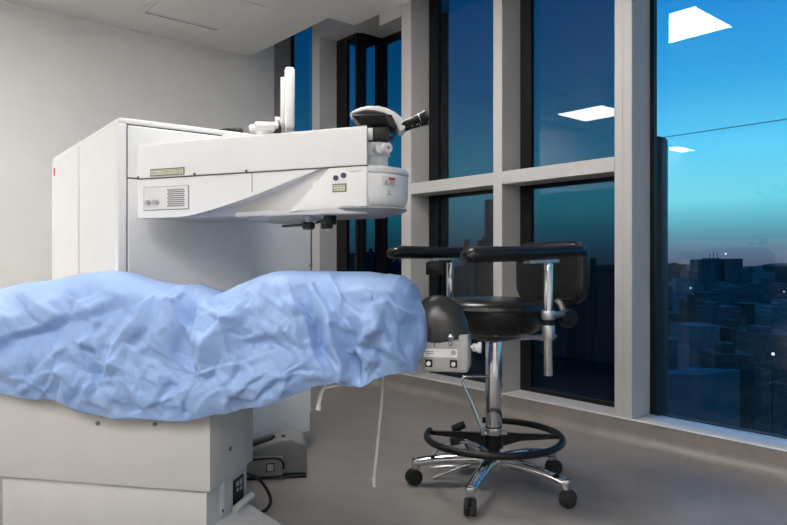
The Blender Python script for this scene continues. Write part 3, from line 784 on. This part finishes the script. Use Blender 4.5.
# base
bm = B(); lathe(bm, [(0, .075), (.045, .075), (.05, .085), (.048, .115), (.036, .125), (0, .125)], 36); hub = obj('hub', bm, CHROME, st)
for k in range(5):
    th = math.radians(174+72*k); d = Vector((math.cos(th), math.sin(th), 0))
    leg = None
    bm = B()
    t = bmesh.new(); N = 14; rings = []
    side = Vector((-d.y, d.x, 0))
    for i in range(N+1):
        u = i/N; r = .03+.262*u
        z = .104+.006*math.sin(u*PI*.6)-.026*u**2.2
        w = .027-.007*u; hgt = .022-.007*u
        rings.append([t.verts.new(d*r+side*w*math.cos(a)+Vector((0, 0, z+hgt*math.sin(a)))) for a in [2*PI*m/14 for m in range(14)]])
    for a_, b_ in zip(rings, rings[1:]):
        for m in range(14): t.faces.new((a_[m], a_[(m+1) % 14], b_[(m+1) % 14], b_[m]))
    t.faces.new(rings[0][::-1]); t.faces.new(rings[-1]); merge(bm, t)
    cyl(bm, d*.292+Vector((0, 0, .058)), d*.292+Vector((0, 0, .096)), .017, bv=.004)
    leg = obj('leg', bm, CHROME, st)
    cs = bpy.data.objects.new('caster', None); C.objects.link(cs); cs.parent = st; cs.location = d*.292
    ca = math.radians([200, 262, 340, 20, 110][k]); wd = Vector((-math.sin(ca), math.cos(ca), 0)); off = Vector((math.cos(ca), math.sin(ca), 0))*.008
    bm = B()
    for s in (-1, 1):
        c0 = off+wd*s*.003+Vector((0, 0, .030)); cyl(bm, c0, c0+wd*s*.018, .030, bv=.006, seg=28)
    obj('wheel', bm, RUBBER, cs)
    bm = B(); box(bm, -.009, .009, -.006, .006, .03, .068, .003, M=Matrix.Translation(off) @ Matrix.Rotation(ca, 4, 'Z')); cyl(bm, (0, 0, .05), (0, 0, .066), .010); obj('fork', bm, BLACKP, cs)
# column
bm = B(); cyl(bm, (0, 0, .125), (0, 0, .17), .024); obj('lower_column', bm, BLACKP, st)
bm = B(); cyl(bm, (0, 0, .225), (0, 0, .555), .031, bv=.002, seg=40); obj('column', bm, CHROME, st)
bm = B(); cyl(bm, (0, 0, .2), (0, 0, .226), .0335, bv=.003, seg=40); cyl(bm, (.028, -.01, .205), (.048, -.014, .205), .007); cyl(bm, (-.048, -.01, .205), (-.028, -.01, .205), .009); obj('ring_clamp', bm, BRUSH, st)
bm = B(); cyl(bm, (0, 0, .224), (0, 0, .230), .0318, seg=40); obj('rubber_seal', bm, RUBBER, st)
# foot ring (open towards the back left) with its three spokes
Rr = .250; a0 = math.radians(160); a1 = math.radians(160+292)
bm = B(); pts = [(Rr*math.cos(a0+(a1-a0)*i/70), Rr*math.sin(a0+(a1-a0)*i/70), .190) for i in range(71)]
tube(bm, pts, .0125, 14); fr_ = obj('foot_ring', bm, BLACKP, st)
bm = B()
for th in (math.radians(168), math.radians(-2), math.radians(85)):
    d = Vector((math.cos(th), math.sin(th), 0)); s = Vector((-d.y, d.x, 0))
    t = bmesh.new()
    q = [(d*.02+s*.012, .152, .205), (d*.10+s*.006, .176, .202), (d*.25+s*.005, .186, .198)]
    pr = []
    for p, zl, zh in q:
        sd = s*(.012 if p.length < .06 else .007)
        c_ = Vector((p.x, p.y, 0))-s*.006
        pr.append([t.verts.new(c_+sd+Vector((0, 0, zl))), t.verts.new(c_-sd+Vector((0, 0, zl))), t.verts.new(c_-sd+Vector((0, 0, zh))), t.verts.new(c_+sd+Vector((0, 0, zh)))])
    for a_, b_ in zip(pr, pr[1:]):
        for m in range(4): t.faces.new((a_[m], a_[(m+1) % 4], b_[(m+1) % 4], b_[m]))
    t.faces.new(pr[0][::-1]); t.faces.new(pr[-1]); merge(bm, t)
cyl(bm, (0, 0, .150), (0, 0, .2), .034, seg=32)
obj('ring_spokes', bm, BLACKP, st)
def L(px, py, Y): return P(px, py, Y)-Vector((sx, sy, 0))
# chrome lever from the column down to the clamp
bm = B(); yy = 2.40
tube(bm, [L(489, 376.5, 2.43), L(470, 376.5, yy), L(463, 377, yy), L(462, 382, yy), L(470, 399, yy), L(482, 429, yy), L(483, 433, yy)], .006, smooth=2)
t = bmesh.new(); bmesh.ops.create_uvsphere(t, u_segments=16, v_segments=10, radius=.008); bmesh.ops.translate(t, verts=t.verts, vec=L(482.5, 430, yy)); merge(bm, t)
obj('height_lever', bm, CHROME, st)
# foot brake: chrome runners and two black pedals under the ring
bm = B()
tube(bm, [L(433, 478, 2.50), L(470, 463, 2.5), L(492, 461, 2.42)], .0065, smooth=1)
tube(bm, [L(428, 462, 2.62), L(440, 446, 2.62), L(462, 441, 2.60), L(480, 447, 2.52)], .0065, smooth=1)
tube(bm, [L(430, 468, 2.55), L(452, 466, 2.55), L(480, 468, 2.48)], .006, smooth=1)
obj('brake_frame', bm, CHROME, st)
for (x0, y0, x1, y1, Y) in ((453, 429, 464, 424.5, 2.66), (451, 442, 461, 440, 2.62)):
    a = L(x0, y0, Y); b = L(x1, y1, Y); dd = (b-a).normalized(); nrm = Vector((-dd.z, 0, dd.x)) 
    M = Matrix.Translation((a+b)/2) @ Matrix.Rotation(-math.atan2(dd.z, dd.x), 4, 'Y')
    bm = B(); l_ = (b-a).length/2; box(bm, -l_-.004, l_+.004, -.03, .03, -.009, .009, .004, M=M); fpdl = obj('brake_pedal', bm, RUBBER, st)
bm = B(); tube(bm, [L(459, 428, 2.66), L(463, 440, 2.62), L(470, 452, 2.55)], .005, smooth=1); obj('pedal_stem', bm, BLACKP, st)
# seat
bm = B()
lathe(bm, [(0, .578), (.135, .578), (.155, .585), (.178, .60), (.196, .632), (.203, .665), (.201, .684), (.190, .697), (.165, .705), (.10, .709), (0, .711)], 64, Matrix.Translation((-.0, .0, 0)))
seat = obj('seat', bm, LEATHER, st)
bm = B(); pts = [(.2035*math.cos(2*PI*i/64), .2035*math.sin(2*PI*i/64), .672) for i in range(64)]; tube(bm, pts, .003, 8, closed=True); obj('piping', bm, LEATHER, seat)
bm = B(); lathe(bm, [(0, .55), (.05, .55), (.10, .562), (.13, .578), (0, .578)], 40); obj('seat_pan', bm, BLACKP, st)
# backrest
def rbox(hw, hh, hd, rad, M, seg=8):
    """rounded rectangle slab: width x (hw), height z (hh), depth y (hd)"""
    t = bmesh.new(); pts = []
    for cx_, cz_, a in ((hw-rad, hh-rad, 0), (-hw+rad, hh-rad, PI/2), (-hw+rad, -hh+rad, PI), (hw-rad, -hh+rad, 3*PI/2)):
        for i in range(seg+1):
            q = a+PI/2*i/seg; pts.append((cx_+rad*math.cos(q), cz_+rad*math.sin(q)))
    prism(t, pts, -hd, hd, axis='y', bv=hd*.75, seg=5)
    bmesh.ops.transform(t, matrix=M, verts=t.verts); return t
bang = math.atan2(Sd.y, Sd.x)
bc = -Fd*.275
bm = B(); merge(bm, rbox(.195, .117, .028, .065, Matrix.Translation((bc.x, bc.y, .802)) @ Matrix.Rotation(bang, 4, 'Z'))); br = obj('backrest', bm, LEATHER, st)
bm = B()
seam_pts = []
for cx_, cz_, a in ((.13, .052, 0), (-.13, .052, PI/2), (-.13, -.052, PI), (.13, -.052, 3*PI/2)):
    for i in range(9):
        q = a+PI/2*i/8; p = Matrix.Rotation(bang, 4, 'Z') @ Vector((cx_+.064*math.cos(q), 0, cz_+.064*math.sin(q)))
        seam_pts.append(p+bc-Fd*(-.014)+Vector((0, 0, .802)))
tube(bm, seam_pts, .0028, 6, closed=True); obj('piping', bm, LEATHER, br)
bm = B()
kc = L(567, 318, 2.40)
tube(bm, [bc+Vector((0, 0, .70))-Fd*.02, kc+Vector((-.01, .05, .05)), kc+Vector((0, .02, 0))], .012)
box(bm, -.29, .0, -.02, .02, .545, .558, .002, M=Matrix.Rotation(math.atan2(-Fd.y, -Fd.x), 4, 'Z') @ Matrix.Translation((.29, 0, 0)))
obj('back_stem', bm, BRUSH, st)
bm = B(); cyl(bm, kc+Vector((-.004, .01, 0)), kc+Vector((.008, -.022, 0)), .034, bv=.005); kb = obj('back_knob', bm, BLACKP, st)
# armrests
def armrest(sgn, post, tipa, enda, z0, z1):
    """post = local xy; pad from -tipa (front) to enda (rear)"""
    ar = bpy.data.objects.new('armrest', None); C.objects.link(ar); ar.parent = st; ar.location = (post.x, post.y, 0)
    ar.rotation_euler = (0, 0, math.atan2(-Fd.y, -Fd.x))
    Ltot = tipa+enda; N = 40; t = bmesh.new(); rings = []
    for i in range(N+1):
        u = i/N; xx = -tipa+Ltot*u
        e = min(u, 1-u)*Ltot
        k = math.sqrt(max(0, 1-(1-min(1, e/.035))**2)); k = max(k, .02)
        w = (.040-.006*u)*(.35+.65*k) if k < 1 else .040-.006*u
        th = (.0265-.004*u)*k; zc = z0+(z1-z0)*u-.004*math.sin(u*PI)
        if u < .12: zc -= .006*(1-u/.12)
        ring = []
        for m in range(20):
            q = 2*PI*m/20; c, s = math.cos(q), math.sin(q)
            ring.append(t.verts.new((xx, w*math.copysign(abs(c)**.7, c), zc+th*math.copysign(abs(s)**.75, s))))
        rings.append(ring)
    for a_, b_ in zip(rings, rings[1:]):
        for m in range(20): t.faces.new((a_[m], a_[(m+1) % 20], b_[(m+1) % 20], b_[m]))
    t.faces.new(rings[0][::-1]); t.faces.new(rings[-1])
    bm = B(); merge(bm, t); obj('arm_pad', bm, LEATHER, ar)
    zb = z0+(z1-z0)*.6-.027
    bm = B(); box(bm, -.075, .05, -.018, .018, zb-.010, zb+.002, .002, M=Matrix.Rotation(-.02, 4, 'Y')); obj('mount_plate', bm, BRUSH, ar)
    bm = B(); cyl(bm, (0, 0, .462 if sgn > 0 else .60), (0, 0, zb-.008), .0148, bv=.002); obj('post', bm, CHROME, ar)
    return ar
pf = Vector((.52-sx, 2.20-sy, 0)); pb = Vector((.233-sx, 2.70-sy, 0))
arF = armrest(1, pf, .342, .150, .868, .882)
arB = armrest(-1, pb, .287, .20, .882, .886)
for ar, lo in ((arF, 1), (arB, 0)):
    if lo:
        bm = B(); cyl(bm, (0, 0, .650), (0, 0, .680), .024, bv=.003); cyl(bm, (0, 0, .582), (0, 0, .630), .0215, bv=.002); cyl(bm, (0, 0, .628), (0, 0, .652), .0175)
        obj('collar', bm, BRUSH, ar)
        bm = B(); cyl(bm, (0, 0, .632), (0, 0, .650), .0205); obj('collar_band', bm, BLACKP, ar)
# arms carrying the posts, from under the seat
for pp, zz in ((pf, .592), (pb, .60)):
    bm = B(); d = Vector((pp.x, pp.y, 0)); l = d.length; M = Matrix.Rotation(math.atan2(d.y, d.x), 4, 'Z')
    prism(bm, [(0, -.022), (l-.01, -.014), (l-.01, .014), (0, .022)], zz-.014, zz-.002, bv=.002, M=M); obj('arm_bracket', bm, BRUSH, st)
bm = B(); cyl(bm, pf+Vector((.01, .01, .664)), kc+Vector((-.01, 0, .015)), .011); obj('cross_shaft', bm, BRUSH, st)
bm = B(); c_ = L(434, 268, 2.62); box(bm, c_.x-.032, c_.x+.034, c_.y-.02, c_.y+.02, c_.z-.028, c_.z+.024, .006); box(bm, c_.x+.02, pb.x, c_.y+.0, c_.y+.03, c_.z+.02, c_.z+.032, .002); bb = obj('switch_box', bm, BLACKP, st)

# ------------------------------------------------------------------ the city outside
GZ = -62.0
def city_mat(name, c1, c2, sx_=.35):
    m, t, o = nt(name)
    b = t.nodes.new('ShaderNodeBsdfPrincipled'); t.links.new(b.outputs[0], o.inputs[0]); b.inputs['Roughness'].default_value = .9
    tc = t.nodes.new('ShaderNodeTexCoord'); mp = t.nodes.new('ShaderNodeMapping'); mp.inputs['Rotation'].default_value = (PI/2, 0, .3)
    br = t.nodes.new('ShaderNodeTexBrick'); br.inputs['Scale'].default_value = .5
    br.inputs['Color1'].default_value = (*c1, 1); br.inputs['Color2'].default_value = (*c2, 1); br.inputs['Mortar'].default_value = (*[x*1.5 for x in c2], 1)
    br.inputs['Mortar Size'].default_value = .05; br.inputs['Brick Width'].default_value = 1.6; br.inputs['Row Height'].default_value = 1.5
    t.links.new(tc.outputs['Object'], mp.inputs[0]); t.links.new(mp.outputs[0], br.inputs[0]); t.links.new(br.outputs[0], b.inputs['Base Color'])
    return m
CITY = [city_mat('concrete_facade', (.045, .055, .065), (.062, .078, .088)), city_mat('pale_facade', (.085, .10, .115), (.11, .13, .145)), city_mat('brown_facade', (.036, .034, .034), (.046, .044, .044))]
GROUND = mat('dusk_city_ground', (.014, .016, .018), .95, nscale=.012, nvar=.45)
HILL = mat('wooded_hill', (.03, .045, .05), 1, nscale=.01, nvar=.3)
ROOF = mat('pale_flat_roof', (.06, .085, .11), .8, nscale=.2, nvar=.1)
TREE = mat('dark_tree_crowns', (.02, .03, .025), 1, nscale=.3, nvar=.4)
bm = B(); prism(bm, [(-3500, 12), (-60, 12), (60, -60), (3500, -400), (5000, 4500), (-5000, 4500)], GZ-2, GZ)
g = struct('ground', bm, GROUND, smooth=False)
bm = B(); n_ = 160; a = []
for i in range(n_+1):
    px = -400+1700*i/n_; Yd = 2600
    y = 264.5+1.3*math.sin(px*.045)+1.0*math.sin(px*.11+1)+.5*math.sin(px*.31)
    a.append((P(px, y, Yd), px))
vs = []
for p, px in a:
    x0 = (px-CX)/F
    vs.append([bm.verts.new((x0*2200, 2200, GZ)), bm.verts.new((x0*2400, 2400, GZ+.75*(p.z-GZ))), bm.verts.new(p), bm.verts.new((x0*3000, 3000, GZ))])
for p, q in zip(vs, vs[1:]):
    for k in range(3): bm.faces.new((p[k], p[k+1], q[k+1], q[k]))
    bm.faces.new((p[3], p[0], q[0], q[3]))
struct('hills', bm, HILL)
# twin towers on the skyline
tw = thing('tower_block', 'tall twin tower block with rooftop masts on the skyline through the right window', 'building', (P(717, 0, 520).x, 520, GZ))
bm = B(); s5 = 520/F
def tb(px0, px1, ytop, y0=-10, y1=10): box(bm, (px0-717)*s5, (px1-717)*s5, y0, y1, 0, P(0, ytop, 520).z-GZ)
tb(696, 708, 259.4); tb(708, 717.5, 258.2, -6); obj('tower', bm, CITY[0], tw, False)
bm = B(); tb(718.5, 729, 259.2); tb(729, 738.8, 258.6, -6); obj('tower', bm, CITY[0], tw, False)
bm = B(); tb(714, 722, 262, 0, 8); obj('link_block', bm, CITY[2], tw, False)
for px_, yy_ in ((709.7, 253.5), (713.4, 252), (717.2, 253)):
    x = (px_-717)*s5; bm = B(); cyl(bm, (x, 0, P(0, 259, 520).z-GZ-1), (x, 0, P(0, yy_, 520).z-GZ), .28, seg=6); obj('mast', bm, BLACKP, tw)
# round-topped tower at the left edge of the pane
# ordinary blocks
rb = random.Random(11)
specs = []
for px0, px1, yt, Yd, mi in [(655, 669, 266, 420, 0), (672, 683, 264.6, 600, 2), (684, 690, 270, 380, 0), (744, 756, 270, 560, 0), (757, 770, 272, 430, 1), (768, 789, 265.5, 700, 2),
                             (741, 752, 288, 330, 0), (716, 736, 285, 380, 1), (700, 716, 292, 340, 0), (752, 786, 283, 360, 0), (672, 690, 282, 350, 1), (655, 668, 285, 300, 0),
                             (684, 700, 300, 290, 2), (703, 733, 306, 270, 0), (738, 760, 303, 285, 2), (764, 800, 306, 250, 1), (656, 676, 312, 240, 2),
                             (678, 710, 324, 225, 1), (722, 743, 327, 225, 2), (748, 790, 332, 198, 0), (655, 672, 338, 190, 0), (708, 744, 352, 172, 2),
                             (586, 594, 258, 500, 0), (566, 584, 268, 420, 2), (596, 613, 272, 380, 0), (543, 560, 276, 380, 0), (464, 470, 240, 520, 0), (478, 492, 241, 420, 2), (440, 458, 268, 500, 0), (486, 494, 200, 480, 0),
                             (366, 376, 252, 500, 0), (380, 392, 256, 420, 2), (348, 357, 253, 420, 0), (392, 402, 262, 380, 0)]:
    specs.append((px0, px1, yt, Yd, mi))
for i, (px0, px1, yt, Yd, mi) in enumerate(specs):
    c = P((px0+px1)/2, yt, Yd); hw = (px1-px0)/2/F*Yd; ht = c.z-GZ
    bm = B(); dpt = hw*.6+3
    box(bm, -hw, hw, -dpt, dpt, 0, ht)
    if i % 3 == 0: box(bm, -hw*.4, hw*.3, -dpt*.4, dpt*.4, ht, ht+2.5)
    if i % 3 == 1: box(bm, -hw*.8, -hw*.2, -dpt*.5, dpt*.5, ht, ht+1.8)
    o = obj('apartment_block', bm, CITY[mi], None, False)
    o.location = (c.x, c.y, GZ); o.rotation_euler = (0, 0, rb.uniform(-.25, .25)*0.5)
    tag(o, 'dim apartment block among the dusk city roofs beyond the windows', 'building', 'apartment blocks of the city at dusk')
o = None
bm = B(); p0 = P(708, 375, 300)
prism(bm, [(P(656, 0, 150).x, 150), (P(690, 0, 158).x, 158), (P(740, 0, 155).x, 155), (P(700, 0, 147).x, 147)], GZ, P(700, 373, 150).z, bv=0)
tag(obj('warehouse', bm, ROOF, None, False), 'long low building with pale blue flat roof below the twin towers', 'building')
LT = emit('street_lamp_glow', (.75, .85, 1), 3.0)
for (px, y, Y, r, lb, cat) in ((725.7, 253.8, 900, .9, 'tiny white aircraft light in the sky above the twin towers', 'light'),
                               (690.6, 288, 280, .28, 'small white street light left of the twin towers', 'street light'),
                               (773, 354, 150, .30, 'bright white street light low in the right part of the right pane', 'street light'),
                               (784, 291.5, 330, .25, 'faint warm street light at the right edge of the right pane', 'street light')):
    bm = B(); t = bmesh.new(); bmesh.ops.create_icosphere(t, subdivisions=2, radius=r); merge(bm, t)
    nm = 'aircraft_light' if cat == 'light' else 'street_light'
    if cat == 'light':
        o = obj(nm, bm, LT, None); o.location = P(px, y, Y); tag(o, lb, cat)
    else:
        e = thing(nm, lb, cat, (P(px, y, Y).x, Y, GZ)); hz = P(px, y, Y).z-GZ
        bulb = obj('bulb', bm, LT, e); bulb.location = (0, 0, hz)
        bm = B(); cyl(bm, (0, .3, 0), (0, .3, hz), .12, .07, seg=8); obj('pole', bm, BLACKP, e)

# ------------------------------------------------------------------ sky
w = bpy.data.worlds.new('dusk'); S.world = w; w.use_nodes = True
t = w.node_tree; t.nodes.clear()
o = t.nodes.new('ShaderNodeOutputWorld'); bg = t.nodes.new('ShaderNodeBackground'); t.links.new(bg.outputs[0], o.inputs[0])
tc = t.nodes.new('ShaderNodeTexCoord'); sp = t.nodes.new('ShaderNodeSeparateXYZ'); t.links.new(tc.outputs['Generated'], sp.inputs[0])
mr = t.nodes.new('ShaderNodeMapRange'); mr.inputs['From Min'].default_value = -.05; mr.inputs['From Max'].default_value = .45
t.links.new(sp.outputs[2], mr.inputs[0])
cr = t.nodes.new('ShaderNodeValToRGB'); t.links.new(mr.outputs[0], cr.inputs[0])
def lin(c): return tuple((x/255/12.92 if x/255 <= .04045 else ((x/255+.055)/1.055)**2.4) for x in c)
def pos(y): 
    dz = (CY-y); e = dz/math.hypot(math.hypot(dz, F), 280); return (e+.05)/.5
stops = [(0.0, (40, 60, 80)), (pos(262), (92, 100, 122)), (pos(248), (98, 124, 145)), (pos(230), (100, 162, 178)), (pos(200), (122, 214, 228)), (pos(150), (100, 208, 244)), (pos(80), (52, 166, 226)), (pos(5), (32, 142, 214)), (1.0, (22, 105, 180))]
el = cr.color_ramp.elements
while len(el) > 1: el.remove(el[-1])
el[0].position = stops[0][0]; el[0].color = (*lin(stops[0][1]), 1)
for p_, c_ in stops[1:]:
    e_ = el.new(min(1, p_)); e_.color = (*lin(c_), 1)
t.links.new(cr.outputs[0], bg.inputs[0]); bg.inputs[1].default_value = 1.12

# ------------------------------------------------------------------ camera
cam = bpy.data.cameras.new('camera'); cam.sensor_width = 36; cam.lens = F/787*36; cam.clip_end = 8000; cam.clip_start = .02
cam.shift_y = (CY-262.5)/787
co = bpy.data.objects.new('camera', cam); C.objects.link(co)
co.location = (0, 0, H); co.rotation_euler = (PI/2, 0, 0)
S.camera = co
S.view_settings.view_transform = 'Standard'; S.view_settings.look = 'None'
S.view_settings.exposure = 0; S.view_settings.gamma = 1
S.view_settings.use_curve_mapping = False
S.cycles.use_denoising = True
S.cycles.max_bounces = 10; S.cycles.transparent_max_bounces = 16; S.cycles.sample_clamp_indirect = 8
